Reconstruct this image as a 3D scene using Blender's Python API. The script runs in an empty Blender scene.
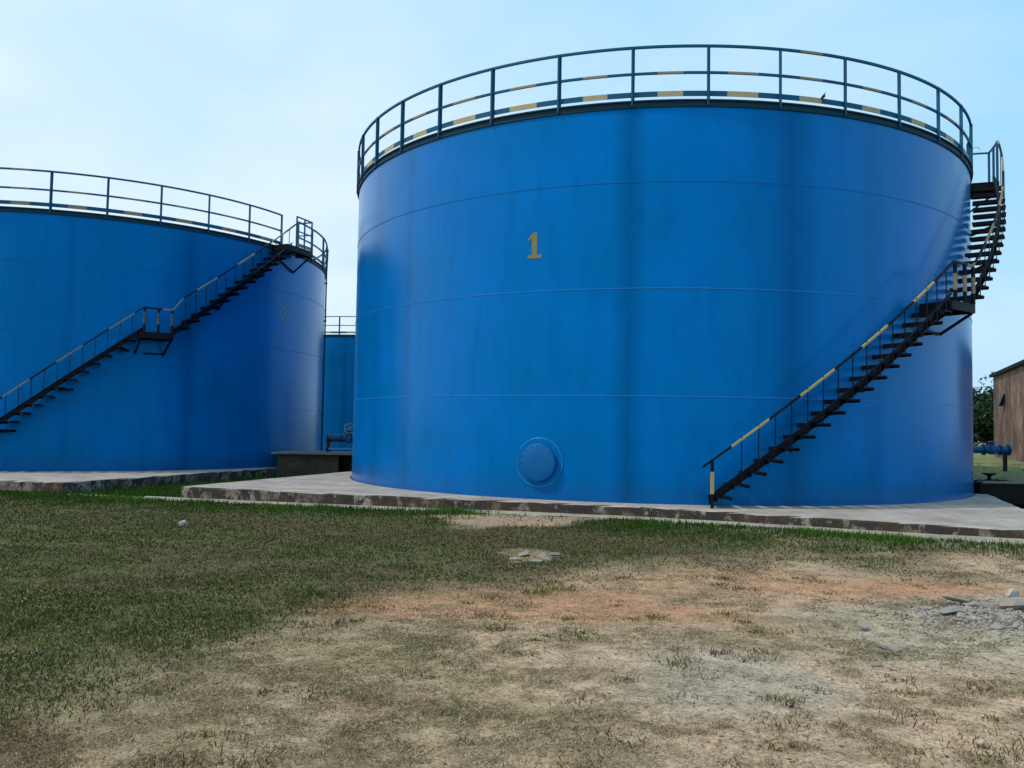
import bpy, bmesh, math, random
import numpy as np
from mathutils import Matrix, Vector
R_ = math.radians
random.seed(7)
rng = np.random.default_rng(11)
SC = bpy.context.scene
COL = SC.collection

# ------------------------------------------------------------------ camera
CAM_H, PITCH, ROLL, FPX = 1.2431, R_(2.9213), R_(0.9525), 862.41
cam_d = bpy.data.cameras.new('camera')
cam = bpy.data.objects.new('camera', cam_d); COL.objects.link(cam)
cam_d.sensor_width = 36.0; cam_d.lens = FPX / 1024 * 36.0
cam_d.clip_start = 0.05; cam_d.clip_end = 5000
_F = Vector((0, math.cos(PITCH), math.sin(PITCH))); _U0 = Vector((0, -math.sin(PITCH), math.cos(PITCH)))
_R0 = Vector((1, 0, 0))
_R = _R0 * math.cos(ROLL) + _U0 * math.sin(ROLL)
_U = -_R0 * math.sin(ROLL) + _U0 * math.cos(ROLL)
cam.matrix_world = Matrix(((_R.x, _U.x, -_F.x, 0), (_R.y, _U.y, -_F.y, 0), (_R.z, _U.z, -_F.z, CAM_H), (0, 0, 0, 1)))
SC.camera = cam

# ------------------------------------------------------------------ sky, sun, exposure
SUN_EL, SUN_AZ = R_(53), R_(-165)          # azimuth as an angle from +x, counter-clockwise
world = bpy.data.worlds.new('World'); SC.world = world; world.use_nodes = True
nt = world.node_tree; nt.nodes.clear()
def N(tree, typ, **kw):
    n = tree.nodes.new(typ)
    for k, v in kw.items(): setattr(n, k, v)
    return n
out = N(nt, 'ShaderNodeOutputWorld'); bg = N(nt, 'ShaderNodeBackground'); bg.inputs['Strength'].default_value = 0.1
sky = N(nt, 'ShaderNodeTexSky', sky_type='NISHITA', sun_disc=False)
sky.sun_elevation = SUN_EL; sky.sun_rotation = R_(90) - SUN_AZ
sky.air_density = 1.0; sky.dust_density = 2.5; sky.ozone_density = 2.0
tc = N(nt, 'ShaderNodeTexCoord')
mp = N(nt, 'ShaderNodeMapping'); mp.inputs['Scale'].default_value = (1.0, 1.0, 2.6)
nt.links.new(tc.outputs['Generated'], mp.inputs['Vector'])
nz = N(nt, 'ShaderNodeTexNoise'); nz.inputs['Scale'].default_value = 2.1; nz.inputs['Detail'].default_value = 6; nz.inputs['Roughness'].default_value = 0.52
nz.inputs['Distortion'].default_value = 0.3
nt.links.new(mp.outputs[0], nz.inputs['Vector'])
cr = N(nt, 'ShaderNodeValToRGB'); cr.color_ramp.elements[0].position = 0.40; cr.color_ramp.elements[1].position = 0.72
cr.color_ramp.elements[0].color = (0, 0, 0, 1); cr.color_ramp.elements[1].color = (1, 1, 1, 1)
nt.links.new(nz.outputs['Fac'], cr.inputs[0])
# thin high haze over all of the sky, thicker white cloud where the noise is high
veil = N(nt, 'ShaderNodeMix', data_type='RGBA'); veil.inputs['Factor'].default_value = 0.86
nt.links.new(sky.outputs[0], veil.inputs['A']); veil.inputs['B'].default_value = (4.1, 8.0, 11.0, 1)
cl = N(nt, 'ShaderNodeMix', data_type='RGBA'); cl.inputs['B'].default_value = (8.3, 9.7, 10.8, 1)
mul = N(nt, 'ShaderNodeMath', operation='MULTIPLY'); mul.inputs[1].default_value = 0.45
nt.links.new(cr.outputs[0], mul.inputs[0])
# the haze is whiter towards the sun's side and low down
dp = N(nt, 'ShaderNodeVectorMath', operation='DOT_PRODUCT'); nt.links.new(tc.outputs['Generated'], dp.inputs[0]); dp.inputs[1].default_value = (-.80, -.05, -.9)
mr = N(nt, 'ShaderNodeMapRange'); mr.inputs['From Min'].default_value = -.75; mr.inputs['From Max'].default_value = .3; mr.inputs['To Min'].default_value = 0; mr.inputs['To Max'].default_value = .8
nt.links.new(dp.outputs['Value'], mr.inputs['Value'])
ad = N(nt, 'ShaderNodeMath', operation='ADD', use_clamp=True); nt.links.new(mul.outputs[0], ad.inputs[0]); nt.links.new(mr.outputs[0], ad.inputs[1])
nt.links.new(ad.outputs[0], cl.inputs['Factor'])
nt.links.new(veil.outputs['Result'], cl.inputs['A'])
nt.links.new(cl.outputs['Result'], bg.inputs['Color']); nt.links.new(bg.outputs[0], out.inputs[0])

sd = bpy.data.lights.new('sun', 'SUN'); sd.energy = 2.2; sd.angle = R_(4); sd.color = (1.0, 0.92, 0.80)
sun = bpy.data.objects.new('sun', sd); COL.objects.link(sun)
sun.location = (0, 0, 40)
dirv = Vector((math.cos(SUN_AZ) * math.cos(SUN_EL), math.sin(SUN_AZ) * math.cos(SUN_EL), math.sin(SUN_EL)))
sun.rotation_euler = dirv.to_track_quat('Z', 'Y').to_euler()
SC.view_settings.view_transform = 'Standard'; SC.view_settings.look = 'None'
SC.view_settings.exposure = 0.0; SC.view_settings.gamma = 1.0; SC.view_settings.use_curve_mapping = False

# ------------------------------------------------------------------ helpers
def link(o, parent=None):
    COL.objects.link(o)
    if parent is not None: o.parent = parent
    return o
def tag(o, label=None, cat=None, group=None, kind=None):
    if label: o['label'] = label
    if cat: o['category'] = cat
    if group: o['group'] = group
    if kind: o['kind'] = kind
    return o
def empty(name, loc=(0, 0, 0), parent=None, rz=0):
    o = bpy.data.objects.new(name, None); o.empty_display_size = 0.3
    o.location = loc; o.rotation_euler = (0, 0, rz)
    return link(o, parent)
class MB:
    def __init__(s): s.v = []; s.f = []; s.m = []
    def add(s, vs, fs, mi=0):
        b = len(s.v); s.v += [tuple(v) for v in vs]
        s.f += [tuple(b + i for i in f) for f in fs]
        s.m += (mi if isinstance(mi, list) else [mi] * len(fs)); return s
    def box(s, c, d, rz=0, mi=0, rx=0, ry=0):
        M = Matrix.Translation(c) @ Matrix.Rotation(rz, 4, 'Z') @ Matrix.Rotation(ry, 4, 'Y') @ Matrix.Rotation(rx, 4, 'X')
        vs = [M @ Vector((x * d[0] / 2, y * d[1] / 2, z * d[2] / 2)) for x in (-1, 1) for y in (-1, 1) for z in (-1, 1)]
        return s.add(vs, [(0, 1, 3, 2), (4, 6, 7, 5), (0, 4, 5, 1), (2, 3, 7, 6), (0, 2, 6, 4), (1, 5, 7, 3)], mi)
    def bar(s, a, b, w, h=None, mi=0):               # rectangular bar from a to b
        h = h or w; a = Vector(a); b = Vector(b); d = (b - a).normalized()
        u = Vector((0, 0, 1)) if abs(d.z) < 0.95 else Vector((1, 0, 0))
        x = d.cross(u).normalized(); y = x.cross(d).normalized()
        vs = [p + x * i * w / 2 + y * j * h / 2 for p in (a, b) for i, j in ((-1, -1), (1, -1), (1, 1), (-1, 1))]
        return s.add(vs, [(3, 2, 1, 0), (4, 5, 6, 7), (0, 1, 5, 4), (1, 2, 6, 5), (2, 3, 7, 6), (3, 0, 4, 7)], mi)
    def tube(s, pts, r, n=8, mi=0, cap=True):
        pts = [Vector(p) for p in pts]; rs = r if isinstance(r, (list, tuple)) else [r] * len(pts)
        rings = []; vs = []
        for i, p in enumerate(pts):
            d = (pts[min(i + 1, len(pts) - 1)] - pts[max(i - 1, 0)]).normalized()
            u = Vector((0, 0, 1)) if abs(d.z) < 0.9 else Vector((1, 0, 0))
            x = d.cross(u).normalized(); y = x.cross(d).normalized()
            vs += [p + (x * math.cos(2 * math.pi * k / n) + y * math.sin(2 * math.pi * k / n)) * rs[i] for k in range(n)]
        fs = [(i * n + k, i * n + (k + 1) % n, (i + 1) * n + (k + 1) % n, (i + 1) * n + k) for i in range(len(pts) - 1) for k in range(n)]
        if cap: fs += [tuple(range(n))[::-1], tuple((len(pts) - 1) * n + k for k in range(n))]
        return s.add(vs, fs, mi)
    def arc(s, r0, r1, zlo, zhi, t0, t1, n, mi=None, closed=False):   # annular prism; t in degrees; z may be functions of t
        f0 = zlo if callable(zlo) else (lambda t: zlo); f1 = zhi if callable(zhi) else (lambda t: zhi)
        vs = []; m = n if closed else n + 1
        for i in range(m):
            t = t0 + (t1 - t0) * i / n; c, q = math.cos(R_(t)), math.sin(R_(t))
            for r, z in ((r0, f0(t)), (r1, f0(t)), (r1, f1(t)), (r0, f1(t))): vs.append((r * c, r * q, z))
        fs = []; ms = []
        for i in range(n):
            a = 4 * i; b = 4 * ((i + 1) % m); k = mi(t0 + (t1 - t0) * (i + .5) / n) if mi else 0
            for j in range(4): fs.append((a + j, b + j, b + (j + 1) % 4, a + (j + 1) % 4)); ms.append(k)
        if not closed: fs += [(0, 1, 2, 3), (4 * n + 3, 4 * n + 2, 4 * n + 1, 4 * n)]; ms += [ms[0], ms[-1]]
        return s.add(vs, fs, ms)
    def lathe(s, prof, n=32, M=None, mi=0):          # prof: (r, z) list
        vs = []; 
        for r, z in prof:
            for k in range(n):
                a = 2 * math.pi * k / n; v = Vector((r * math.cos(a), r * math.sin(a), z)); vs.append(M @ v if M else v)
        fs = [(i * n + k, i * n + (k + 1) % n, (i + 1) * n + (k + 1) % n, (i + 1) * n + k) for i in range(len(prof) - 1) for k in range(n)]
        fs += [tuple(range(n))[::-1], tuple((len(prof) - 1) * n + k for k in range(n))]
        return s.add(vs, fs, mi)
    def mesh(s, name, mats, smooth=False, fix=True):
        me = bpy.data.meshes.new(name); me.from_pydata(s.v, [], s.f)
        for m in (mats if isinstance(mats, (list, tuple)) else [mats]): me.materials.append(m)
        me.polygons.foreach_set('material_index', s.m)
        if fix:
            bm = bmesh.new(); bm.from_mesh(me); bmesh.ops.recalc_face_normals(bm, faces=bm.faces); bm.to_mesh(me); bm.free()
        if smooth:
            me.polygons.foreach_set('use_smooth', [True] * len(me.polygons))
            me.set_sharp_from_angle(angle=R_(40))
        me.update(); return me
    def build(s, name, mats, parent=None, smooth=False, loc=(0, 0, 0), rz=0):
        o = bpy.data.objects.new(name, s.mesh(name, mats, smooth)); o.location = loc; o.rotation_euler = (0, 0, rz)
        return link(o, parent)
def inst(name, me, parent, loc=(0, 0, 0), rz=0):
    o = bpy.data.objects.new(name, me); o.location = loc; o.rotation_euler = (0, 0, rz); return link(o, parent)

# fractal value noise for geometry
_P = rng.random((256, 256))
def vnoise(x, y):
    xi = np.floor(x).astype(int); yi = np.floor(y).astype(int); fx = x - xi; fy = y - yi
    fx = fx * fx * (3 - 2 * fx); fy = fy * fy * (3 - 2 * fy)
    g = lambda a, b: _P[a & 255, b & 255]
    return (g(xi, yi) * (1 - fx) + g(xi + 1, yi) * fx) * (1 - fy) + (g(xi, yi + 1) * (1 - fx) + g(xi + 1, yi + 1) * fx) * fy
def fbm(x, y, s, o=4, off=0.0):
    x = np.asarray(x, float) * s + off; y = np.asarray(y, float) * s + off * 1.7; v = 0; a = 1; t = 0
    for k in range(o):
        v = v + a * vnoise(x + 17.3 * k, y - 9.1 * k); t += a; a *= .5; x = x * 2.03; y = y * 2.03
    return v / t
def sst(a, b, x):
    t = np.clip((x - a) / (b - a), 0, 1); return t * t * (3 - 2 * t)

# ------------------------------------------------------------------ materials
def mat(name, col=(.5, .5, .5), rough=.6, metal=0.0, spec=.5):
    m = bpy.data.materials.new(name); m.use_nodes = True; b = m.node_tree.nodes['Principled BSDF']
    b.inputs['Base Color'].default_value = (*col, 1); b.inputs['Roughness'].default_value = rough
    b.inputs['Metallic'].default_value = metal; b.inputs['Specular IOR Level'].default_value = spec
    return m, m.node_tree, b
def noise(t, vec, scale, detail=4, rough=.55):
    n = N(t, 'ShaderNodeTexNoise'); n.inputs['Scale'].default_value = scale; n.inputs['Detail'].default_value = detail
    n.inputs['Roughness'].default_value = rough
    if vec is not None: t.links.new(vec, n.inputs['Vector'])
    return n.outputs['Fac']
def ramp(t, fac, stops):
    r = N(t, 'ShaderNodeValToRGB'); e = r.color_ramp.elements
    while len(e) < len(stops): e.new(0.5)
    for i, (p, c) in enumerate(stops):
        e[i].position = p; e[i].color = (c, c, c, 1) if isinstance(c, (int, float)) else (*c, 1)
    t.links.new(fac, r.inputs[0]); return r.outputs[0]
def mix(t, fac, a, b, mode='MIX'):
    m = N(t, 'ShaderNodeMix', data_type='RGBA', blend_type=mode)
    for k, v in (('Factor', fac), ('A', a), ('B', b)):
        if isinstance(v, (int, float)): m.inputs[k].default_value = v
        elif isinstance(v, tuple): m.inputs[k].default_value = (*v, 1)
        else: t.links.new(v, m.inputs[k])
    return m.outputs['Result']
def math_(t, op, a, b=None):
    m = N(t, 'ShaderNodeMath', operation=op)
    for i, v in enumerate((a, b)):
        if v is None: continue
        if isinstance(v, (int, float)): m.inputs[i].default_value = v
        else: t.links.new(v, m.inputs[i])
    return m.outputs[0]
def bump(t, b, h, strength=.3, dist=.01):
    n = N(t, 'ShaderNodeBump'); n.inputs['Strength'].default_value = strength; n.inputs['Distance'].default_value = dist
    t.links.new(h, n.inputs['Height']); t.links.new(n.outputs[0], b.inputs['Normal'])
def objvec(t): return N(t, 'ShaderNodeTexCoord').outputs['Object']

def shell_material(name, base, streaks):
    m, t, b = mat(name, base, .3, 0, .85); b.inputs['Specular Tint'].default_value = (.02, .38, 1, 1)
    ov = objvec(t); sp = N(t, 'ShaderNodeSeparateXYZ'); t.links.new(ov, sp.inputs[0])
    ang = math_(t, 'ARCTAN2', sp.outputs['Y'], sp.outputs['X'])
    cv = N(t, 'ShaderNodeCombineXYZ'); t.links.new(math_(t, 'MULTIPLY', ang, 7.3), cv.inputs[0]); t.links.new(math_(t, 'MULTIPLY', sp.outputs['Z'], .22), cv.inputs[2])
    st = noise(t, cv.outputs[0], 3.2, 5, .6); st2 = noise(t, cv.outputs[0], 13, 3, .6)
    cloud = noise(t, ov, .55, 5, .6)
    c = mix(t, ramp(t, cloud, [(.3, 0), (.75, 1)]), (0, base[1] * .95, base[2] * .78), tuple(min(1, x * 1.12) for x in base))
    dark = (base[0] * .6, base[1] * .55, base[2] * .5)
    c = mix(t, math_(t, 'MULTIPLY', ramp(t, st, [(.5, 0), (.8, 1)]), .45), c, dark)
    pale = (base[0] + .006, base[1] * 1.45 + .02, base[2] * 1.12)
    c = mix(t, math_(t, 'MULTIPLY', ramp(t, st2, [(.6, 0), (.9, 1)]), .3), c, pale)
    for a0, w, s in streaks:                       # water stains running down from the rim
        d = math_(t, 'ABSOLUTE', math_(t, 'SUBTRACT', math_(t, 'ADD', ang, math_(t, 'MULTIPLY', math_(t, 'SUBTRACT', noise(t, ov, 2.0, 2), .5), .02)), R_(a0)))
        c = mix(t, math_(t, 'MULTIPLY', ramp(t, math_(t, 'DIVIDE', d, R_(w)), [(0, 1), (1, 0)]), s), c, dark)
    speck = noise(t, ov, 24, 2, .5)
    c = mix(t, math_(t, 'MULTIPLY', ramp(t, speck, [(.72, 0), (.8, 1)]), .25), c, (.05, .1, .16))
    # splash dirt at the foot of the shell
    foot = math_(t, 'MULTIPLY', ramp(t, math_(t, 'ADD', sp.outputs['Z'], math_(t, 'MULTIPLY', noise(t, cv.outputs[0], 9, 3), .5)), [(.15, 1), (.75, 0)]), .45)
    c = mix(t, foot, c, (.02, .045, .08))
    t.links.new(c, b.inputs['Base Color'])
    t.links.new(math_(t, 'ADD', .13, math_(t, 'MULTIPLY', cloud, .2)), b.inputs['Roughness'])
    h = math_(t, 'ADD', math_(t, 'MULTIPLY', noise(t, cv.outputs[0], 1.1, 2, .4), 1.0), math_(t, 'MULTIPLY', noise(t, ov, 1.1, 3, .5), .5))
    bump(t, b, math_(t, 'ADD', h, math_(t, 'MULTIPLY', noise(t, ov, 40, 2), .006)), .22, .05)
    return m
def paint(name, col, rough=.5, rust=.25, rcol=(.06, .035, .02), sc=14):
    m, t, b = mat(name, col, rough, 0, .2); ov = objvec(t)
    c = mix(t, math_(t, 'MULTIPLY', ramp(t, noise(t, ov, sc, 5, .65), [(.5, 0), (.72, 1)]), rust), col, rcol)
    c = mix(t, math_(t, 'MULTIPLY', noise(t, ov, sc * .3, 3), .4), c, tuple(x * .6 for x in col)); t.links.new(c, b.inputs['Base Color'])
    bump(t, b, noise(t, ov, 60, 3), .2, .003); return m
M = {}
M['blue1'] = shell_material('blue tank paint', (.0002, .142, .485), [(-101.3, 2.4, .85), (-79.3, 4.6, .9), (-84, 2.0, .3), (-139, 1.6, .4), (-150, 3, .3), (-66, 2.5, .35)])
M['blue2'] = shell_material('deep blue tank paint', (.0002, .13, .42), [(-70, 1.6, .4), (-47, 2.6, .6)])
M['blue3'] = shell_material('dull blue tank paint', (.003, .10, .32), [(-95, 1.5, .5)])
M['bead_dull'] = paint('dull bead paint', (.001, .15, .46), .5, .1)
M['bead'] = paint('bead highlight and pipe paint', (.03, .25, .62), .4, .1)  # beads' highlight is put into this lighter blue; the thin pipe shares it
M['rail'] = paint('haze lightened rail paint', (.005, .095, .19), .5, .12)  # haze and sky bleed around the rails are mixed into this tone
M['band'] = paint('dark rim paint', (.001, .04, .075), .6, .1)
M['black'] = paint('black stair paint', (.001, .002, .007), .5, .04)
M['yellow'] = paint('faded yellow paint', (.45, .36, .11), .55, .3, (.2, .15, .08))
M['tan'] = paint('weathered tan paint', (.30, .25, .17), .6, .25)
M['worn'] = paint('worn grey paint', (.10, .11, .10), .6, .4)
M['cream'] = paint('faded cream paint', (.48, .39, .24), .6, .25)
M['numeral'] = paint('mustard numeral paint', (.25, .22, .10), .6, .3, (.08, .16, .25), 9)
M['faint'] = paint('worn numeral paint', (.30, .32, .20), .6, .5, (.01, .14, .4), 9)
M['pipe'] = paint('pipe paint', (.001, .07, .19), .4, .15)
M['lid'] = paint('manhole paint', (.0003, .125, .38), .45, .2, (.01, .04, .1), 5)
M['steel'] = paint('bare steel', (.35, .37, .38), .4, .3)
M['roof_blue'] = paint('roof paint', (.01, .12, .34), .6, .5)

def concrete(name, col, side=False):
    m, t, b = mat(name, col, .92, 0, .15); ov = objvec(t)
    c = mix(t, ramp(t, noise(t, ov, 1.3, 6, .65), [(.3, 0), (.7, 1)]), tuple(x * .62 for x in col), tuple(min(1, x * 1.2) for x in col))
    c = mix(t, math_(t, 'MULTIPLY', ramp(t, noise(t, ov, 5, 5, .7), [(.52, 0), (.66, 1)]), .6), c, tuple(x * .45 for x in col))
    mpn = N(t, 'ShaderNodeMapping'); mpn.inputs['Scale'].default_value = (.5, 4, 1); mpn.inputs['Rotation'].default_value = (0, 0, R_(17.5))
    t.links.new(ov, mpn.inputs['Vector'])
    c = mix(t, math_(t, 'MULTIPLY', ramp(t, noise(t, mpn.outputs[0], 1.5, 5, .6), [(.5, 0), (.66, 1)]), .35), c, tuple(x * .5 for x in col))
    if side:                                        # black mould on the vertical faces with pale scabs where it has flaked off
        g = N(t, 'ShaderNodeNewGeometry'); sz = N(t, 'ShaderNodeSeparateXYZ'); t.links.new(g.outputs['Normal'], sz.inputs[0])
        v = math_(t, 'LESS_THAN', math_(t, 'ABSOLUTE', sz.outputs['Z']), .6)
        m2 = N(t, 'ShaderNodeMapping'); m2.inputs['Scale'].default_value = (1, 1, .75); t.links.new(ov, m2.inputs['Vector'])
        sx = N(t, 'ShaderNodeSeparateXYZ'); t.links.new(ov, sx.inputs[0])
        fl = ramp(t, math_(t, 'SUBTRACT', noise(t, m2.outputs[0], 4.6, 6, .7), math_(t, 'MULTIPLY', ramp(t, math_(t, 'MULTIPLY', math_(t, 'ADD', sx.outputs['X'], 4), .25), [(0, 0), (1, 1)]), .05)), [(.475, 0), (.56, 1)])
        sc_ = mix(t, fl, (.05, .044, .038), (.33, .285, .24))
        sc_ = mix(t, math_(t, 'MULTIPLY', ramp(t, noise(t, ov, 1.4, 3), [(.45, 0), (.6, 1)]), .7), sc_, (.085, .055, .04))
        sc_ = mix(t, math_(t, 'MULTIPLY', ramp(t, noise(t, ov, 18, 4, .7), [(.4, 0), (.7, 1)]), .6), sc_, (.02, .018, .016))
        c = mix(t, v, c, sc_)
    t.links.new(c, b.inputs['Base Color']); bump(t, b, noise(t, ov, 22, 6, .7), .5, .012); return m
M['slab'] = concrete('plinth concrete', (.43, .37, .325), True)
M['path'] = concrete('path concrete', (.40, .35, .28))
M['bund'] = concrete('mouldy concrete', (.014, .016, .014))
M['bund_top'] = concrete('grey wall top', (.20, .21, .19))  # paler grey for the tops of wall and block
M['box_conc'] = concrete('old block concrete', (.085, .075, .055))
M['stone'] = concrete('broken concrete', (.35, .31, .27))
M['stone_white'] = concrete('chalky stone', (.52, .49, .44))
M['stone_tan'] = concrete('brown stone', (.30, .25, .2))

# ------------------------------------------------------------------ ground
TX, TY, TR = 3.4311, 21.9672, 7.3386       # tank 1
UX, UY, UR = -13.4552, 27.9642, 7.1328     # tank 2
DIR = np.array([.954, -.2998]); NRM = np.array([.3000, .954])   # along / away across the plinth fronts
P2 = np.array([-9.0, 17.42])
P1 = np.array([-6.40, 16.88])
FX = np.array([-40, -6.40, -1.6, .17, 2.11, 3.55, 4.78, 5.49, 6.85, 8.6, 40]); FY = np.array([27.5, 16.88, 15.24, 14.76, 14.05, 13.35, 12.62, 12.22, 11.56, 10.72, -3.0])
def along(x, y, o):
    a, b = (x - o[0]) * DIR[0] + (y - o[1]) * DIR[1], (x - o[0]) * NRM[0] + (y - o[1]) * NRM[1]
    return (a, (y - np.interp(x, FX, FY)) * .945) if o is P1 else (a, b)
def ground_z(x, y):
    x = np.asarray(x, float); y = np.asarray(y, float)
    a, b = along(x, y, P1)
    nearc = sst(-3.2, -.4, b)
    z = -.262 * (1 - nearc) + nearc * (-.238 + .0065 * np.clip(x + 7, 0, 16))
    z = z + .03 * (fbm(x, y, .35, 3) - .5) * 2 * sst(0, -1.2, b)
    z = z + .018 * (fbm(x, y, 2.2, 3, 5) - .5) + .010 * (fbm(x, y, 9, 3, 9) - .5)
    in1 = (a > .02) & (a < 17.6) & (b > .05) & (b < 16.2)
    z = np.where(in1, -.30, z)
    a2, b2 = along(x, y, P2)
    z = np.where((a2 < -.02) & (a2 > -16) & (b2 > .05) & (b2 < 17), -.30, z)
    up = sst(18.55, 18.66, y - (x - 10) * -.03) * sst(11.25, 11.4, x)
    up = np.maximum(up, sst(38, 46, y) * .8 * sst(6, 12, x))
    z = z + up * (.42 + .02 * fbm(x, y, .3, 3)) + sst(80, 600, y) * 2
    # low heap under the rubble
    z = z + .05 * np.exp(-(((x - 4.8) / .8) ** 2 + ((y - 7.3) / .45) ** 2))
    return z
def blob(x, y, cx, cy, rx, ry, w=.5, off=0.0, ns=1.3):
    d = np.sqrt(((x - cx) / rx) ** 2 + ((y - cy) / ry) ** 2) + (fbm(x, y, ns, 4, off) - .5) * 1.1
    return sst(1 + w / 2, 1 - w / 2, d)
def veg(x, y):        # how thickly grass covers the ground
    a, b = along(x, y, P1)
    n = (fbm(x, y, .9, 4, 3) - .5)
    yb = np.interp(x + n * 1.6, [-14, -2.9, -2.4, -1.85, -1.5, -.9, .6, 3.3, 6.5, 30], [4.4, 4.8, 5.3, 6.0, 7.3, 8.5, 9.1, 10.5, 10.9, 11])
    v = sst(-1.7, 1.5, (y - yb) + n * 3.6)
    v = np.where(b > 0, 1.0, v)
    v = v * (1 - .95 * blob(x, y, .2, 13.75, 1.35, .9, .5, 21, 1.6))
    v = v * (1 - .9 * blob(x, y, .25, 10.4, .35, .45, .5, 2, 3))
    return np.clip(v, 0, 1)
def lush(x, y):       # fresh green, along the concrete
    a, b = along(x, y, P1); n = (fbm(x, y, 1.1, 4, 13) - .5)
    l = sst(-2.3, -.5, b + n * 1.6) * sst(-40, -30, a)
    l = np.where(b > 0, 1.0, l)
    return np.clip(l, 0, 1)
xs = np.concatenate([-np.geomspace(13, 900, 26)[::-1], np.arange(-12.93, 12.94, .075), np.geomspace(13, 900, 26)])
ys = np.concatenate([-np.geomspace(1, 300, 14)[::-1], np.arange(-.5, 3.2, .3), np.arange(3.25, 9.5, .045), np.arange(9.55, 20, .085), np.arange(20.1, 50, .4), np.geomspace(51, 1400, 26)])
GX, GY = np.meshgrid(xs, ys); nx, ny = len(xs), len(ys)
GZ = ground_z(GX, GY)
V = np.stack([GX, GY, GZ], -1).reshape(-1, 3)
idx = np.arange(nx * ny).reshape(ny, nx)
F = np.stack([idx[:-1, :-1], idx[:-1, 1:], idx[1:, 1:], idx[1:, :-1]], -1).reshape(-1, 4)
def fast_mesh(name, V, F, mats, smooth=True):
    k = F.shape[1]; me = bpy.data.meshes.new(name)
    me.vertices.add(len(V)); me.vertices.foreach_set('co', V.astype(np.float32).ravel())
    me.loops.add(F.size); me.loops.foreach_set('vertex_index', F.astype(np.int32).ravel())
    me.polygons.add(len(F)); me.polygons.foreach_set('loop_start', np.arange(0, F.size, k, dtype=np.int32))
    me.update(calc_edges=True)
    for m in mats: me.materials.append(m)
    if smooth: me.polygons.foreach_set('use_smooth', np.ones(len(F), bool))
    return me
gm = fast_mesh('ground', V, F, [])
x, y = V[:, 0], V[:, 1]
vg = veg(x, y); lu = lush(x, y)
dirt = np.array([.54, .375, .25]); red = np.array([.53, .275, .16]); grey = np.array([.45, .375, .285]); soil = np.array([.058, .068, .025])
umber = np.array([.13, .07, .045]); green = np.array([.05, .07, .022]); sand = np.array([.42, .29, .2]); thatch = np.array([.43, .315, .195])
def L(c, t, w): return c * (1 - w[:, None]) + t * w[:, None]
c = np.repeat(dirt[None], len(x), 0) * (0.72 + .5 * fbm(x, y, .8, 5, 31))[:, None]
th = sst(.42, .6, fbm(x, y, .7, 5, 77)) * .75
th = np.maximum(th, sst(1.0, -2.0, x - (y - 4) * .12 + (fbm(x, y, 1.2, 4, 8) - .5) * 2.5) * .9)
c = L(c, thatch, th)
rb = np.maximum.reduce([blob(x, y, -.1, 7.6, 2.0, .8, .9, 4), blob(x, y, 3.9, 8.45, 1.5, .5, .8, 6), .6 * blob(x, y, 2.3, 8.6, 2.4, .9, .9, 61), blob(x, y, 7.3, 9.2, 1.3, .5, .8, 66) * .6])
c = L(c, red, rb * .9)
gb = np.maximum.reduce([blob(x, y, 1.3, 5.4, .75, .75, .9, 14) * .85, blob(x, y, 3.6, 6.6, 1.3, 1.1, .9, 15) * .75, blob(x, y, 4.9, 7.3, 1.3, .8, .8, 16) * .9])
c = L(c, grey, gb)
c = L(c, np.array([.13, .105, .055]), sst(.50, .70, fbm(x, y, 2.6, 4, 90)) * .55 * (1 - .7 * np.maximum(rb, gb)))
clump = sst(.52, .58, fbm(x, y, 6.5, 3, 123)) * sst(2.2, -1.2, x + (fbm(x, y, .9, 3, 5) - .5) * 3)
clump = np.maximum(clump, .75 * sst(.58, .63, fbm(x, y, 5.0, 3, 223)) * (1 - .5 * np.maximum(rb, gb)))
c = L(c, np.array([.20, .15, .09]), clump * .5)
c = L(c, np.array([.20, .18, .065]), sst(.54, .70, fbm(x, y, 1.1, 3, 301)) * sst(1.5, -1, x) * .3)
c = L(c, umber, .7 * np.maximum(blob(x, y, -2.35, 4.08, .42, .26, .9, 41, 3), .5 * blob(x, y, -.62, 4.75, .34, .22, .9, 44, 3)))
c = L(c, sand, blob(x, y, .2, 13.8, 1.5, 1.0, .5, 21, 1.6) * .9)
c = L(c, soil * 1.15, np.clip(vg * 1.1, 0, 1) * .8)
c = L(c, np.array([.13, .088, .06]), vg * sst(.5, .62, fbm(x, y, .8, 4, 401)) * .6)
c = L(c, green, vg * lu * .75)
aa, bb = along(x, y, P1)
c = L(c, np.array([.32, .28, .22]), sst(-1.3, -.8, bb) * sst(8.5, 11, aa) * sst(0, -.1, bb) * .6)
far = sst(19, 26, y); c = L(c, np.array([.23, .24, .11]), far * .9)
c = L(c, np.array([.24, .2, .14]), blob(x, y, 12.6, 21.5, 1.4, 1.2, .6, 51) * .8)
ca = gm.color_attributes.new('tint', 'FLOAT_COLOR', 'POINT')
ca.data.foreach_set('color', np.concatenate([np.clip(c, 0, 1), np.ones((len(x), 1))], 1).astype(np.float32).ravel())
m, t, b = mat('earth and thatch', (.3, .25, .2), .97, 0, .04)
at_ = N(t, 'ShaderNodeAttribute', attribute_name='tint'); ov = objvec(t)
fine = noise(t, ov, 9, 8, .75); fine2 = noise(t, ov, 45, 4, .7); 
cc = mix(t, ramp(t, fine, [(.25, .62), (.75, 1.38)]), (0, 0, 0), at_.outputs['Color'], 'MULTIPLY')
mm = N(t, 'ShaderNodeMix', data_type='RGBA', blend_type='MULTIPLY'); mm.inputs['Factor'].default_value = 1
t.links.new(at_.outputs['Color'], mm.inputs['A']); t.links.new(ramp(t, fine, [(.30, .62), (.70, 1.32)]), mm.inputs['B'])
mm2 = N(t, 'ShaderNodeMix', data_type='RGBA', blend_type='MULTIPLY'); mm2.inputs['Factor'].default_value = .9
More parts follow.
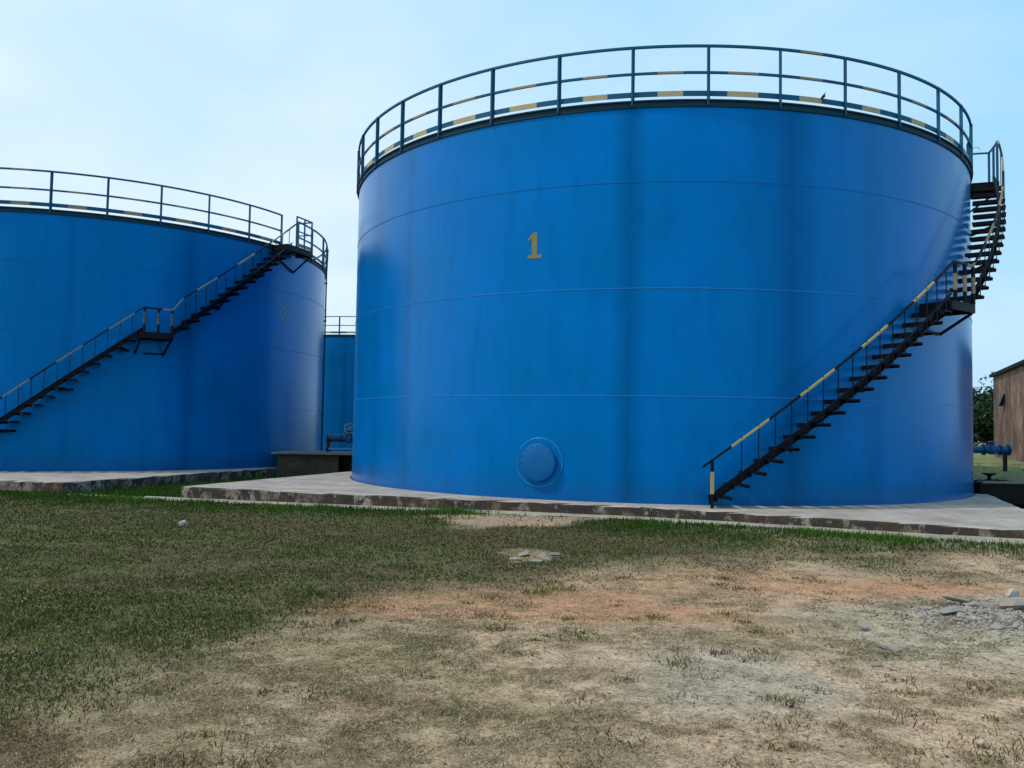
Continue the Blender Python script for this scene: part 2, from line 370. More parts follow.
t.links.new(mm.outputs['Result'], mm2.inputs['A']); t.links.new(ramp(t, fine2, [(.32, .35), (.45, .9), (.6, 1.12), (.72, 1.7)]), mm2.inputs['B'])
spk = noise(t, ov, 21, 5, .68); spk3 = noise(t, ov, 2.3, 3, .5)
dk = math_(t, 'MULTIPLY', ramp(t, math_(t, 'ADD', spk, math_(t, 'MULTIPLY', math_(t, 'SUBTRACT', spk3, .5), .22)), [(.54, 0), (.63, 1)]), .62)
c3 = mix(t, dk, mm2.outputs['Result'], mix(t, 1.0, mm2.outputs['Result'], (.38, .33, .26), 'MULTIPLY'))
pb = ramp(t, noise(t, ov, 33, 3, .6), [(.68, 0), (.73, 1)])
c3 = mix(t, math_(t, 'MULTIPLY', pb, .5), c3, (.52, .46, .36))
t.links.new(c3, b.inputs['Base Color'])
bump(t, b, math_(t, 'ADD', fine, math_(t, 'MULTIPLY', fine2, .5)), .7, .03)
gm.materials.append(m)
ground = link(bpy.data.objects.new('ground', gm)); tag(ground, kind='structure')

# plinths and path
def irregular_edge(p, q, step=.22, amp=.012):
    p = np.array(p, float); q = np.array(q, float); n = max(2, int(np.linalg.norm(q - p) / step)); d = (q - p) / np.linalg.norm(q - p); nn = np.array([-d[1], d[0]])
    return [tuple(p + (q - p) * i / n + nn * (rng.normal() * amp if i else 0)) for i in range(n)]
def plate(name, poly, ztop, zbot, m, chip=.012, bev=.02):
    pts = []
    for i in range(len(poly)): pts += irregular_edge(poly[i], poly[(i + 1) % len(poly)], amp=chip)
    n = len(pts); P = np.array(pts); cen = P.mean(0)
    zt = ztop if callable(ztop) else (lambda x, y: ztop); zb = zbot if callable(zbot) else (lambda x, y: zbot)
    inn = P + (cen - P) / np.linalg.norm(cen - P, axis=1)[:, None] * bev
    mb = MB()
    vs = [(a[0], a[1], zb(*a)) for a in P] + [(a[0] + rng.normal() * chip * .5, a[1] + rng.normal() * chip * .5, zt(*a) - bev * rng.uniform(.4, 1.6)) for a in P] + [(a[0], a[1], zt(*a)) for a in inn]
    fs = [tuple(range(2 * n, 3 * n))]
    for i in range(n):
        j = (i + 1) % n; fs += [(i, j, n + j, n + i), (n + i, n + j, 2 * n + j, 2 * n + i)]
    mb.add(vs, fs); o = mb.build(name, m); tag(o, kind='structure'); return o
def pt(o, a, b): return tuple(np.array(o) + DIR * a + NRM * b)
def front(o, x0, x1):
    q = [(x0, np.interp(x0, FX, FY) + o)] + [(x, y + o) for x, y in zip(FX, FY) if x0 < x < x1] + [(x1, np.interp(x1, FX, FY) + o)]
    return q
plate('plinth', front(0, -6.40, 8.2) + [(8.85, 15.0), (10.22, 18.5), (10.24, 18.8), (11.2, 18.85), (12.6, 24), pt(P1, 16.6, 16.1), pt(P1, 0, 16.1)], 0, -.45, M['slab'])
plate('plinth', [P2, pt(P2, 0, 16.5), pt(P2, -16, 16.5), pt(P2, -16, 0)], -.003, -.45, M['slab'])
pz = lambda x, y: -.222 + .0075 * max(0, min(16, x + 7))
plate('path', front(-.50, -7.2, 10.5) + front(.05, -7.2, 10.5)[::-1], pz, lambda x, y: -.6, M['path'], .02, .015)
plate('path', [(-8.9, 17.35), (-7.25, 16.72), (-7.25, 17.1), (-8.9, 17.65)], lambda x, y: -.228, lambda x, y: -.6, M['path'], .03, .02)

# ------------------------------------------------------------------ tanks
STEP = 2.0
def pol(r, t, z): return (r * math.cos(R_(t)), r * math.sin(R_(t)), z)
def glyph_mesh(strokes, R, th, zc, h, mb):
    """strokes: quads in unit coordinates (0..w, 0..1), bent on to the shell"""
    for q in strokes:
        # subdivide each quad a little so that it follows the curve
        a, b_, c_, d = [np.array(p, float) for p in q]; n = 3
        fr = []; 
        for i in range(n + 1):
            for j in range(n + 1):
                u, v = i / n, j / n; p = (a * (1 - u) + b_ * u) * (1 - v) + (d * (1 - u) + c_ * u) * v
                fr.append(p)
        vs = []
        for off in (.006, .001):
            vs += [pol(R + off, th + math.degrees(p[0] * h / R), zc + (p[1] - .5) * h) for p in fr]
        k = n + 1; K = k * k; fs = []
        for i in range(n):
            for j in range(n): fs.append((i * k + j, (i + 1) * k + j, (i + 1) * k + j + 1, i * k + j + 1))
        mb.add(vs[:K], fs)
ONE = [((-.10, .08), (.12, .08), (.12, .94), (-.10, .94)), ((-.10, .76), (-.1, .95), (.05, 1.0), (.0, .9)), ((-.27, .73), (-.24, .68), (-.09, .80), (-.09, .97)),
       ((-.25, .0), (.30, .0), (.30, .12), (-.25, .12)), ((-.27, .02), (-.2, .02), (-.16, .15), (-.26, .13)), ((.3, .02), (.31, .13), (.2, .17), (.2, .05)),
       ((.12, .94), (.05, 1.0), (-.04, .99), (-.06, .92))]
def two():
    S = []; pts = [(-.27, .72), (-.22, .86), (-.1, .95), (.06, .95), (.2, .86), (.23, .7), (.16, .54), (.0, .36), (-.2, .14), (-.2, .07), (.28, .07)]
    for i in range(len(pts) - 1):
        a = np.array(pts[i]); b_ = np.array(pts[i + 1]); d = (b_ - a) / np.linalg.norm(b_ - a); nn = np.array([-d[1], d[0]]) * .065
        S.append((a - nn - d * .03, b_ - nn + d * .03, b_ + nn + d * .03, a + nn - d * .03))
    return S

def railing(tank, R, H, posts, arcs, name_gap=None):
    g = empty('guard_rail', parent=tank)
    ztop = H + 1.085; zmid = H + .60; zt = H + .193
    ro = R + .02
    pm = MB(); pm.bar((ro + .012, 0, H + .02), (ro + .012, 0, ztop - .01), .03, .052); pm.bar((ro - .02, .02, H + .02), (ro - .02, .02, ztop - .02), .045, .012)
    pme = pm.mesh('rail_post', M['rail'])
    for tt in posts: inst('rail_post', pme, g, rz=R_(tt))
    sp = sorted(posts)
    def stripe(which):
        def f(t_):
            for a, b_ in zip(sp, sp[1:]):
                if a <= t_ < b_:
                    u = (t_ - a) / (b_ - a); return 1 if .31 < u < .66 else 0
            return 0
        return f
    for t0, t1 in arcs:
        n = int((t1 - t0) / .85)
        MB().arc(ro - .022, ro + .022, ztop - .04, ztop, t0, t1, n, lambda t_: 2 if (stripe(0)(t_) and int((t_ + 720) / 10.1) % 9 == 0) else 0).build('top_rail', [M['rail'], M['yellow'], M['tan']], g, True)
        MB().arc(ro - .03, ro + .008, zmid - .02, zmid + .02, t0, t1, n, lambda t_: 2 if stripe(0)(t_) else 0).build('mid_rail', [M['rail'], M['yellow'], M['tan']], g, True)
        MB().arc(ro - .025, ro - .017, zt - .005, zt + .09, t0, t1, n, lambda t_: 1 if stripe(0)(t_) else 0).build('toe_board', [M['rail'], M['cream'] if R > 7.2 else M['tan'], M['tan']], g, True)
    return g

def stair(tank, R, first_t, first_z, landing_t, landing_z, plat_t, plat_z, rise=.2033, jog=0.0, RH=.715, detail=True, newel=True):
    s = empty('spiral_staircase', parent=tank)
    W0, W1 = .035, .66; RO = R + .62
    tm = MB(); L_ = .255
    tm.box((R + (W0 + W1) / 2, 0, -.012), (W1 - W0, L_, .024)); tm.box((R + (W0 + W1) / 2, -L_ / 2 + .006, -.05), (W1 - W0 - .01, .01, .055))
    tm.box((R + (W0 + W1) / 2, L_ / 2 - .006, -.04), (W1 - W0 - .01, .01, .035))
    tme = tm.mesh('tread', M['black'])
    # lower flight
    slope1 = (landing_z - first_z) / (landing_t - first_t)
    n1 = int(round((landing_z - first_z) / rise)); n1 = max(1, n1)
    l0, l1 = landing_t, landing_t + 5.4                       # landing spans 5.4 degrees
    up_n = int(round((plat_z - landing_z) / rise)); slope2 = (plat_z - landing_z) / (plat_t - l1)
    treads = [(first_t + (landing_t - first_t) * i / n1, first_z + (landing_z - first_z) * i / n1, 1) for i in range(n1)]
    treads += [(l1 + (plat_t - l1) * i / up_n, landing_z + (plat_z - landing_z) * i / up_n, 2) for i in range(1, up_n)]
    for t_, z_, fl in treads:
        inst('tread', tme, s, (0, 0, z_), R_(t_))
    # balusters: from the outer end of each tread to the hand rail
    bm_ = MB().bar((RO + .012, 0, -.02), (RO + .012, 0, RH + .05), .014, .014).mesh('baluster', M['black'])
    for i, (t_, z_, fl) in enumerate(treads):
        if i == 0 and newel: continue
        inst('baluster', bm_, s, (0, 0, z_), R_(t_))
    # stringers
    def strg(ta, za, tb, zb_, up=.11):
        sl = (zb_ - za) / (tb - ta); f = lambda t_: za + sl * (t_ - ta)
        MB().arc(R + .50, R + .518, lambda t_: f(t_) + up - .1, lambda t_: f(t_) + up + .055, ta, tb, 24).arc(R + .518, R + .56, lambda t_: f(t_) + up + .043, lambda t_: f(t_) + up + .055, ta, tb, 24).arc(R + .518, R + .56, lambda t_: f(t_) + up - .1, lambda t_: f(t_) + up - .088, ta, tb, 24).build('stringer', M['black'], s, True)
    strg(first_t - 1.6, first_z - slope1 * 1.6 + .02, landing_t + .3, landing_z + slope1 * .3 - .04)
    strg(l1 - .2, landing_z - .03, plat_t, plat_z, .06)
    # hand rail: flight, level piece over the landing, flight, level piece over the platform
    seg = 4.1
    def hand(ta, za, tb, zb_, n, phase):
        f = lambda t_: za + (zb_ - za) * (t_ - ta) / (tb - ta)
        MB().arc(RO - .02, RO + .02, lambda t_: f(t_) - .02, lambda t_: f(t_) + .02, ta, tb, n, lambda t_: int(math.floor((t_ - phase) / seg)) % 2).build('handrail', [M['black'], M['tan'] if (jog or za > 4.2) else M['yellow']], s, True)
    hs = first_t - 2.5
    za = first_z + RH + slope1 * (-2.5) + .02
    hand(hs, za, l0 - .1, landing_z + RH, 66, first_t + 1.1 - 2 * seg - seg)
    hand(l0 - .1, landing_z + RH, l1 - .3, landing_z + RH, 14, l0 - .1 - seg * .2)
    z2 = landing_z + RH + slope2 * .6
    if jog: hand(l1 - .3, landing_z + RH, l1 + 1.5, z2 + jog + slope2 * 1.2, 6, l1 - .3 - seg)
    hand(l1 - .3 if not jog else l1 + 1.5, landing_z + RH if not jog else z2 + jog + slope2 * 1.2, plat_t, plat_z + (.92 if not jog else .63), 60, l1 - 2 * seg)
    # landing: channel-framed floor, three posts, brackets
    MB().arc(R + .02, R + .64, landing_z - .03, landing_z, l0 - .7, l1, 6).arc(R + .60, R + .64, landing_z - .16, landing_z - .032, l0 - .7, l1, 6).arc(R + .02, R + .05, landing_z - .16, landing_z - .032, l0 - .7, l1, 6) \
        .bar(pol(R + .05, l0 - .6, landing_z - .1), pol(R + .6, l0 - .6, landing_z - .1), .03, .13).bar(pol(R + .05, l1 - .1, landing_z - .1), pol(R + .6, l1 - .1, landing_z - .1), .03, .13).build('landing', M['black'], s)
    for k in range(3):
        tt = l0 + .1 + (l1 - l0 - .5) * k / 2
        MB().bar(pol(RO + .01, tt, landing_z), pol(RO + .01, tt, landing_z + .2), .05, .05).bar(pol(RO + .01, tt, landing_z + .2), pol(RO + .01, tt, landing_z + .50), .052, .052, 1).bar(pol(RO + .01, tt, landing_z + .50), pol(RO + .01, tt, landing_z + RH - .02), .05, .05).build('landing_post', [M['black'], M['tan'] if not jog else M['worn']], s)
    for tt in (l0 - .4, l1 - .35):
        MB().bar(pol(R + .60, tt, landing_z - .16), pol(R + .015, tt - .2, landing_z - .52), .045, .045).build('landing_brace', M['black'], s)
    MB().bar(pol(R + .03, l1 - .4, landing_z - .5), pol(R + .03, l1 - 4.4, landing_z - .5), .04, .04).build('landing_brace', M['black'], s)
    for i in (4, 9, 14):
        if i < n1:
            t_, z_, _ = treads[i]; MB().bar(pol(R, t_ + 2.2, z_ - .03), pol(R + .5, t_ + .3, z_ - .06), .04, .05).build('wall_bracket', M['black'], s)
    for i in (4, 9):
        t_, z_, _ = treads[n1 + i]; MB().bar(pol(R, t_ + 1.2, z_ - .22), pol(R + .5, t_ + .2, z_ - .06), .04, .05).build('wall_bracket', M['black'], s)
    # bottom newel
    if newel:
        tt = first_t - 1.4; zt_ = first_z + RH - 1.4 * slope1 + .02
        MB().bar(pol(RO, tt, 0), pol(RO, tt, zt_ * .30), .046, .046).bar(pol(RO, tt, zt_ * .30), pol(RO, tt, zt_ * .76), .05, .05, 1).bar(pol(RO, tt, zt_ * .76), pol(RO, tt, zt_), .046, .046).build('bottom_post', [M['black'], M['yellow']], s)
    return s

def platform(tank, R, H, t0, t1, rail_h, jogged):
    s = empty('top_platform', parent=tank); z = H + .14
    W = .64
    MB().arc(R + .07, R + W, z - .03, z, t0, t1, 6).arc(R + W - .03, R + W, z - .17, z - .032, t0, t1, 6) \
        .bar(pol(R + .07, t0 + .2, z - .1), pol(R + W - .04, t0 + .2, z - .1), .03, .13).bar(pol(R + .07, t1 - .2, z - .1), pol(R + W - .04, t1 - .2, z - .1), .03, .13) \
        .bar(pol(R + .07, (t0 + t1) / 2, z - .09), pol(R + W - .04, (t0 + t1) / 2, z - .09), .03, .1).build('platform_floor', M['black'], s)
    r = R + W - .03
    for k in range(3):
        t0p = t0 if not jogged else t1 - 6.3; tt = t0p + .3 + (t1 - t0p - .6) * k / 2
        MB().bar(pol(r, tt, z), pol(r, tt, z + rail_h), .04, .04).build('platform_post', M['rail'], s)
    MB().arc(r - .018, r + .018, z + rail_h - .035, z + rail_h, (t1 - 6.3 if jogged else t0) + .2, t1 - .2, 4).build('platform_rail', M['rail'], s)
    MB().arc(r - .012, r + .012, z + rail_h * .5, z + rail_h * .5 + .03, t1 - 6, t1 - .3, 4).build('platform_rail', M['rail'], s) if jogged else None
    MB().arc(r - .006, r + .002, z + .02, z + .12, (t1 - 6.3 if jogged else t0) + .3, t1 - .3, 4).build('platform_toe_board', M['tan'] if jogged else M['rail'], s)
    MB().bar(pol(R + .06, t1 - .25, z + rail_h - .018), pol(r - .02, t1 - .25, z + rail_h - .018), .035, .035).build('platform_rail', M['rail'], s)
    if jogged: MB().bar(pol(R + .06, t1 - .25, z + .5), pol(r - .02, t1 - .25, z + .5), .03, .03).build('platform_rail', M['rail'], s)
    for tt in (t1 - .5,):
        MB().bar(pol(R + .03, tt, z - .60), pol(R + .03, tt - 5.5, z - .36), .035, .035).build('platform_brace', M['black'], s)
        MB().bar(pol(R + W - .05, tt, z - .17), pol(R + .01, tt, z - .62), .04, .04).build('platform_brace', M['black'], s)
    return s

def tank(name, cx, cy, R, H, m, label, courses, posts, arcs, loc_z=0):
    T = empty(name, (cx, cy, loc_z)); tag(T, label, 'storage tank', 'blue storage tanks')
    zs = [0] + courses + [H]
    for i in range(len(zs) - 1):
        rr = R - .002 * i
        MB().arc(rr - .02, rr, zs[i] + (.001 if i else 0), zs[i + 1], 0, 360, 180, closed=True).build('shell_course', m, T, True)
    for i, z in enumerate(courses):
        MB().arc(R - .004, R + (.005 if i < 2 else .0025), z - .005, z + .005, 0, 360, 180, closed=True).build('weld_seam', M['bead'] if i < 2 and cx > 0 else M['bead_dull'], T, True)
    MB().arc(R - .019, R + .045, .001, .014, 0, 360, 120, closed=True).build('bottom_flange', m, T)
    # rim: curb angle with a projecting lip
    MB().arc(R - .03, R + .022, H, H + .095, 0, 360, 180, closed=True).arc(R - .05, R + .055, H + .097, H + .12, 0, 360, 180, closed=True).build('rim_band', M['band'], T, True)
    rb = MB(); n = 72
    vs = [(0, 0, H + .55)] + [pol(R - .04, 360 * k / n, H + .115) for k in range(n)] + [pol(R * .5, 360 * k / n, H + .36) for k in range(n)]
    fs = [(0, 1 + n + k, 1 + n + (k + 1) % n) for k in range(n)] + [(1 + k, 1 + (k + 1) % n, 1 + n + (k + 1) % n, 1 + n + k) for k in range(n)]
    rb.add(vs, fs).build('roof', M['roof_blue'], T, True)
    railing(T, R, H, posts, arcs)
    return T

H1 = 6.8393
p1 = [-170.0, -160.6, -151.0, -141.6, -132.0, -121.9, -111.4, -101.15, -91.05, -81.1, -71.1, -60.9, -50.7, -41.0, -30.9, -20.35]
rest = np.linspace(-13.2, 360 + p1[0], 20).tolist()[:-1]                  # round the back
T1 = tank('storage_tank', TX, TY, TR, H1, M['blue1'], 'nearest and largest looking blue steel tank, painted with a mustard numeral 1', [1.83, 3.6847, 5.5424],
          p1 + rest, [(-13.2, 360 + p1[0]), (p1[0], -20.35)])
mb = MB(); glyph_mesh(ONE, TR - .004, -114.75, 4.515, .47, mb); mb.build('painted_number', M['numeral'], T1)
stair(T1, TR, -89.8, .183, -55.6, 3.66, -20.6, H1 + .14)
platform(T1, TR, H1, -20.6, -14.2, .93, False)
# manhole
def manhole(T, R, th, zc):
    Mx = Matrix.Translation(pol(R, th, zc)) @ Matrix.Rotation(R_(th), 4, 'Z') @ Matrix.Rotation(R_(90), 4, 'Y')
    o = MB().lathe([(.27, -.06), (.27, .06)], 40, Mx).build('manhole', M['blue1'], T, True)
    mbp = MB(); n = 48                                         # reinforcing pad, bent to the shell
    vs = []
    for off in (-.004, .016):
        for rr in (.255, .43):
            for k in range(n):
                a = 2 * math.pi * k / n; vs.append(pol(R + off, th + math.degrees(rr * math.cos(a) / R), zc + rr * math.sin(a)))
    fs = []
    for k in range(n):
        j = (k + 1) % n
        fs += [(2 * n + k, 2 * n + j, 3 * n + j, 3 * n + k), (n + k, n + j, 3 * n + j, 3 * n + k), (k, j, 2 * n + j, 2 * n + k)]
    mbp.add(vs, fs).build('reinforcing_pad', M['blue1'], o, True)
    mbt = MB(); mbt.tube([pol(R + .012, th + math.degrees(.43 * math.cos(a) / R), zc + .43 * math.sin(a)) for a in np.linspace(0, 2 * math.pi, 49)], .009, 6, cap=False); mbt.build('pad_weld', M['bead'], o, True)
    MB().lathe([(.325, .06), (.33, .065), (.33, .08), (.325, .085)], 48, Mx).build('neck_flange', M['lid'], o, True)
    MB().lathe([(.32, .088), (.325, .091), (.325, .106), (.317, .111), (.12, .114)], 48, Mx).build('cover', M['lid'], o, True)
    bt = MB()
    for k in range(16):
        a = 2 * math.pi * k / 16; bt.lathe([(.011, .05), (.011, .122)], 6, Mx @ Matrix.Translation((.297 * math.cos(a), .322 * math.sin(a), 0)))
    tag(bt.build('cover_bolts', M['bead_dull'], o), kind='stuff')
manhole(T1, TR, -113.5, .645)
MB().tube([pol(TR + .03, -74.9, H1 + .27), pol(TR + .03, -74.6, H1 + .31), pol(TR + .03, -74.3, H1 + .39)], [.02, .03, .006], 6).build('bent_wire', M['black'], T1)
MB().tube([pol(TR + .05, -21, H1 + .8), pol(TR + .08, -20, H1 + .95), pol(TR + .2, -20, H1 + .99), pol(TR + .28, -20, H1 + .93)], .008, 5).build('bent_wire', M['steel'], T1)

H2 = 6.3333
p2 = [-23.1 - 10.2 * k for k in range(0, 15)][::-1]
rest2 = [-16.2] + [-8.4 + 10.2 * k for k in range(21)]
rest2 = [r for r in rest2 if r < 360 + p2[0] - 3] + [360 + p2[0]]
T2 = tank('storage_tank', UX, UY, UR, H2, M['blue2'], 'blue tank at the left edge with a faint worn numeral 2', [1.70, 3.45, 5.17], p2 + rest2, [(-16.2, 360 + p2[0]), (p2[0], -23.1)])
mb = MB(); glyph_mesh(two(), UR - .004, -21.2, 4.5, .43, mb); mb.build('painted_number', M['faint'], T2)
stair(T2, UR, -88.6, .18, -57.0, 3.50, -24.0, H2 + .08, jog=.13, RH=.60)
platform(T2, UR, H2 - .06, -26.6, -17.4, .90, True)
# vent pipe down the right side of tank 2
vp = MB(); vp.tube([pol(UR + .035, 11.8, -.02), pol(UR + .035, 11.8, H2 + .05), pol(UR + .06, 11.8, H2 + .95)], .026, 10)
for z in (1.6, 3.2, 4.8, 6.1): vp.box(pol(UR + .03, 11.8, z), (.08, .1, .05), R_(11.8))
vp.build('downpipe', M['band'], T2, True)

H3 = 6.11
T3 = tank('storage_tank', -8.1, 52.2, 7.3, H3, M['blue3'], 'small far blue tank glimpsed through the gap between the other tanks', [1.83, 3.66], [-91.5 + 10.1 * k - 6.3 for k in range(-14, 21)], [(-91.5 - 6.3 - 141.4, -91.5 - 6.3 + 202)], -.25)

# ------------------------------------------------------------------ pipework block between the tanks
blk = MB(); blk.box((-5.78, 25.5, .09), (1.75, 1.7, .62)); 
B = empty('pump_block', (0, 0, 0)); tag(B, 'mouldy concrete pipe support block between the two front tanks', 'concrete block')
blk.build('block_body', M['box_conc'], B)
MB().box((-5.1, 25.4, .43), (3.3, 2.05, .05)).build('block_top', M['bund_top'], B)
MB().box((-4.1, 25.9, .09), (1.74, .9, .62)).build('block_body', M['box_conc'], B)
def pipe_run(name, label, xa, xb, y, z, r, valve_x, wheel=True, z2=None, leg=True, group='pipes beside the tanks'):
    P = empty(name, ((xa + xb) / 2, y, 0)); tag(P, label, 'pipe', group); cx = (xa + xb) / 2
    MB().tube([(xa - cx, 0, z), (xb - cx, 0, z)], r, 20).build('pipe_body', M['pipe'], P, True)
    for fx in (valve_x - .24, valve_x + .24, xa + .02, xb - .02):
        MB().tube([(fx - cx - .02, 0, z), (fx - cx + .02, 0, z)], r * 1.55, 20).build('flange', M['pipe'], P, True)
    v = MB(); v.lathe([(r * .6, -r * 1.3), (r * 1.35, -r), (r * 1.5, 0), (r * 1.3, r * .9), (r * .8, r * 1.3), (r * .75, r * 1.9), (r * 1.1, r * 2), (r * 1.1, r * 2.3), (.03, r * 2.4)], 20, Matrix.Translation((valve_x - cx, 0, z)))
    vb = v.build('valve', M['pipe'], P, True)
    if wheel:
        MB().tube([(valve_x - cx, 0, z + r * 2.2), (valve_x - cx, -.04, z + r * 2.4 + .08)], .016, 8).build('valve_stem', M['steel'], vb)
        cw = Vector((valve_x - cx, -.04, z + r * 2.4 + .05)); w = MB()
        tl = Matrix.Translation(cw) @ Matrix.Rotation(R_(62), 4, 'X') @ Matrix.Rotation(R_(12), 4, 'Y')
        w.tube([tl @ Vector((.16 * math.cos(a), .16 * math.sin(a), 0)) for a in np.linspace(0, 2 * math.pi, 25)], .013, 6, cap=False)
        for k in range(4):
            a = k * math.pi / 2 + .4; w.tube([tl @ Vector((0, 0, 0)), tl @ Vector((.16 * math.cos(a), .16 * math.sin(a), 0))], .009, 5)
        w.build('handwheel', M['steel'], vb)
    if leg:
        for lx in (xa + .12, xb - .12):
            MB().box((lx - cx, 0, (z - r) / 2 + .1), (.08, .1, z - r - .2 + .02)).build('pipe_leg', M['black'], P)
    return P
P = pipe_run('pipe', 'thick blue pipe with a pale handwheel valve on the concrete block', -5.45, -3.98, 25.6, .85, .105, -4.78, True, leg=False)
P['label'] = 'thick blue pipe with a pale handwheel valve on the concrete block'
for zz in (.56,): MB().box((-5.38 - (-5.45 - 3.98) / 2 - 0, 0, .655), (.07, .3, .39)).build('pipe_leg', M['black'], P)
Q = empty('pipe', (-4.7, 25.25, 0)); tag(Q, 'thin light blue pipe low over the concrete block', 'pipe', 'pipes beside the tanks')
MB().tube([(-.7, 0, .54), (.75, 0, .54)], .04, 12).build('pipe_body', M['bead'], Q, True)
MB().box((-.66, 0, .52), (.06, .12, .12)).build('pipe_leg', M['black'], Q)
# right hand pipe
P = pipe_run('pipe', 'blue pipe with a valve over the lawn right of the nearest tank', 13.0, 14.52, 25.2, .84, .105, 14.02, False)

# ------------------------------------------------------------------ bund wall, spindle, lawn edge
bw = MB(); Aw = Vector((10.06, 18.52, 0)); Bw = Vector((17.5, 18.3, 0))
W = empty('retaining_wall', (0, 0, 0)); tag(W, 'low black mouldy retaining wall holding back the lawn on the right', 'wall')
n = 8
for k in range(n):
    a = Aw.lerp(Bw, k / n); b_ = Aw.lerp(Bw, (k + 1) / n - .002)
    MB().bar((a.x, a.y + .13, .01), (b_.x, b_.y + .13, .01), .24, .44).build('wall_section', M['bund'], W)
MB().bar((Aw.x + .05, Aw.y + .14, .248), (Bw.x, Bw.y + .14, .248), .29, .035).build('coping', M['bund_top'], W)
S = empty('valve_spindle', (10.30 + .38, 18.95, .20)); tag(S, 'small black mushroom shaped spindle standing on the lawn edge', 'valve')
S.location = (10.62, 19.2, .2)
MB().lathe([(.115, -.06), (.11, .02), (.055, .07), (.035, .12), (.05, .155)], 16).build('spindle_base', M['black'], S, True)
w = MB(); w.lathe([(.06, .15), (.15, .185), (.15, .205), (.05, .2)], 20); w.build('spindle_wheel', M['black'], S, True)
for o in (S,): o.scale = (1, 1, 1.1)
# small mound that carries the spindle between wall and tank
MB().add([(10.0, 18.75, .21), (11.45, 18.7, .21), (11.5, 20.4, .23), (10.6, 20.6, .18), (10.0, 18.75, -.4), (11.45, 18.7, -.4), (11.5, 20.4, -.4), (10.6, 20.6, -.4)],
         [(0, 1, 2, 3), (0, 4, 5, 1), (1, 5, 6, 2), (2, 6, 7, 3), (3, 7, 4, 0)]).build('earth_bank', m, None)['kind'] = 'structure'

# ------------------------------------------------------------------ rusty shed
m2, t, b = mat('rusty sheet iron', (.3, .16, .09), .75); ov = objvec(t)
mpn = N(t, 'ShaderNodeMapping'); mpn.inputs['Scale'].default_value = (.6, .6, .3); t.links.new(ov, mpn.inputs['Vector'])
c_ = ramp(t, noise(t, mpn.outputs[0], 1.6, 6, .7), [(.30, (.04, .028, .026)), (.46, (.11, .06, .048)), (.56, (.20, .125, .09)), (.7, (.40, .32, .25))])
t.links.new(c_, b.inputs['Base Color']); M['rust'] = m2
S = empty('shed', (21.8, 39.0, .2)); tag(S, 'rusty corrugated iron shed at the right edge behind the lawn', 'shed')
dv = Vector((-2.8, -7.0, 0)).normalized(); pv = Vector((-dv.y, dv.x, 0)); pv = Vector((.93, -.37, 0))
def corr(a, d, L_, h0, h1, name='wall_panel'):
    """one corrugated sheet"""
    nn = Vector((-d.y, d.x, 0)); mb = MB(); k = int(L_ / .075); vs = []
    for i in range(k + 1):
        o = nn * (.018 * math.sin(i * math.pi * 2 / 3)); p = a + d * (L_ * i / k) + o
        hh = h0 + (h1 - h0) * i / k
        vs += [(p.x, p.y, -.15), (p.x, p.y, hh)]
    mb.add(vs, [(2 * i, 2 * i + 2, 2 * i + 3, 2 * i + 1) for i in range(k)])
    return mb.build(name, M['rust'], S)
for i in range(15): corr(dv * (.8 * i) + pv * (.012 * (i % 2)), dv, .82, 3.72, 3.72)
for i in range(8): corr(pv * (.8 * i) + dv * .02, pv, .82, 3.72 + .12 * i, 3.72 + .12 * (i + 1))
for i in range(8): corr(dv * 12 + pv * (.8 * i), pv, .82, 3.72 + .12 * i, 3.72 + .12 * (i + 1))
rf = MB(); a0 = -dv * .2 - pv * .14; a1 = dv * 12.35 - pv * .14; b1 = dv * 12.35 + pv * 6.8; b0 = -dv * .2 + pv * 6.8
vs = []
for dz in (3.72, 3.86):
    for p, e in ((a0, -.03), (a1, -.03), (b1, 1.02), (b0, 1.02)): vs.append((p.x, p.y, dz + e))
rf.add(vs, [(3, 2, 1, 0), (4, 5, 6, 7), (0, 1, 5, 4), (1, 2, 6, 5), (2, 3, 7, 6), (3, 0, 4, 7)]).build('roof', M['bund'], S)
hb = dv * 3.1 - pv * .08
MB().box((hb.x, hb.y, 2.55), (.55, .14, .5), math.atan2(dv.y, dv.x), rx=R_(-20)).build('vent_flap', M['black'], S)
# power line
cb = MB(); a = Vector((10.5, 30, 4.3)); b_ = Vector((22.4, 38.0, 3.6))
o = MB().tube([(9.0, 27.0, 3.0), (14, 31, 2.95), (18, 35, 3.1), (21.75, 38.9, 3.5)], .014, 5).build('power_cable', M['black']); tag(o, 'thin dark cable strung from the tank to the rusty shed', 'cable')

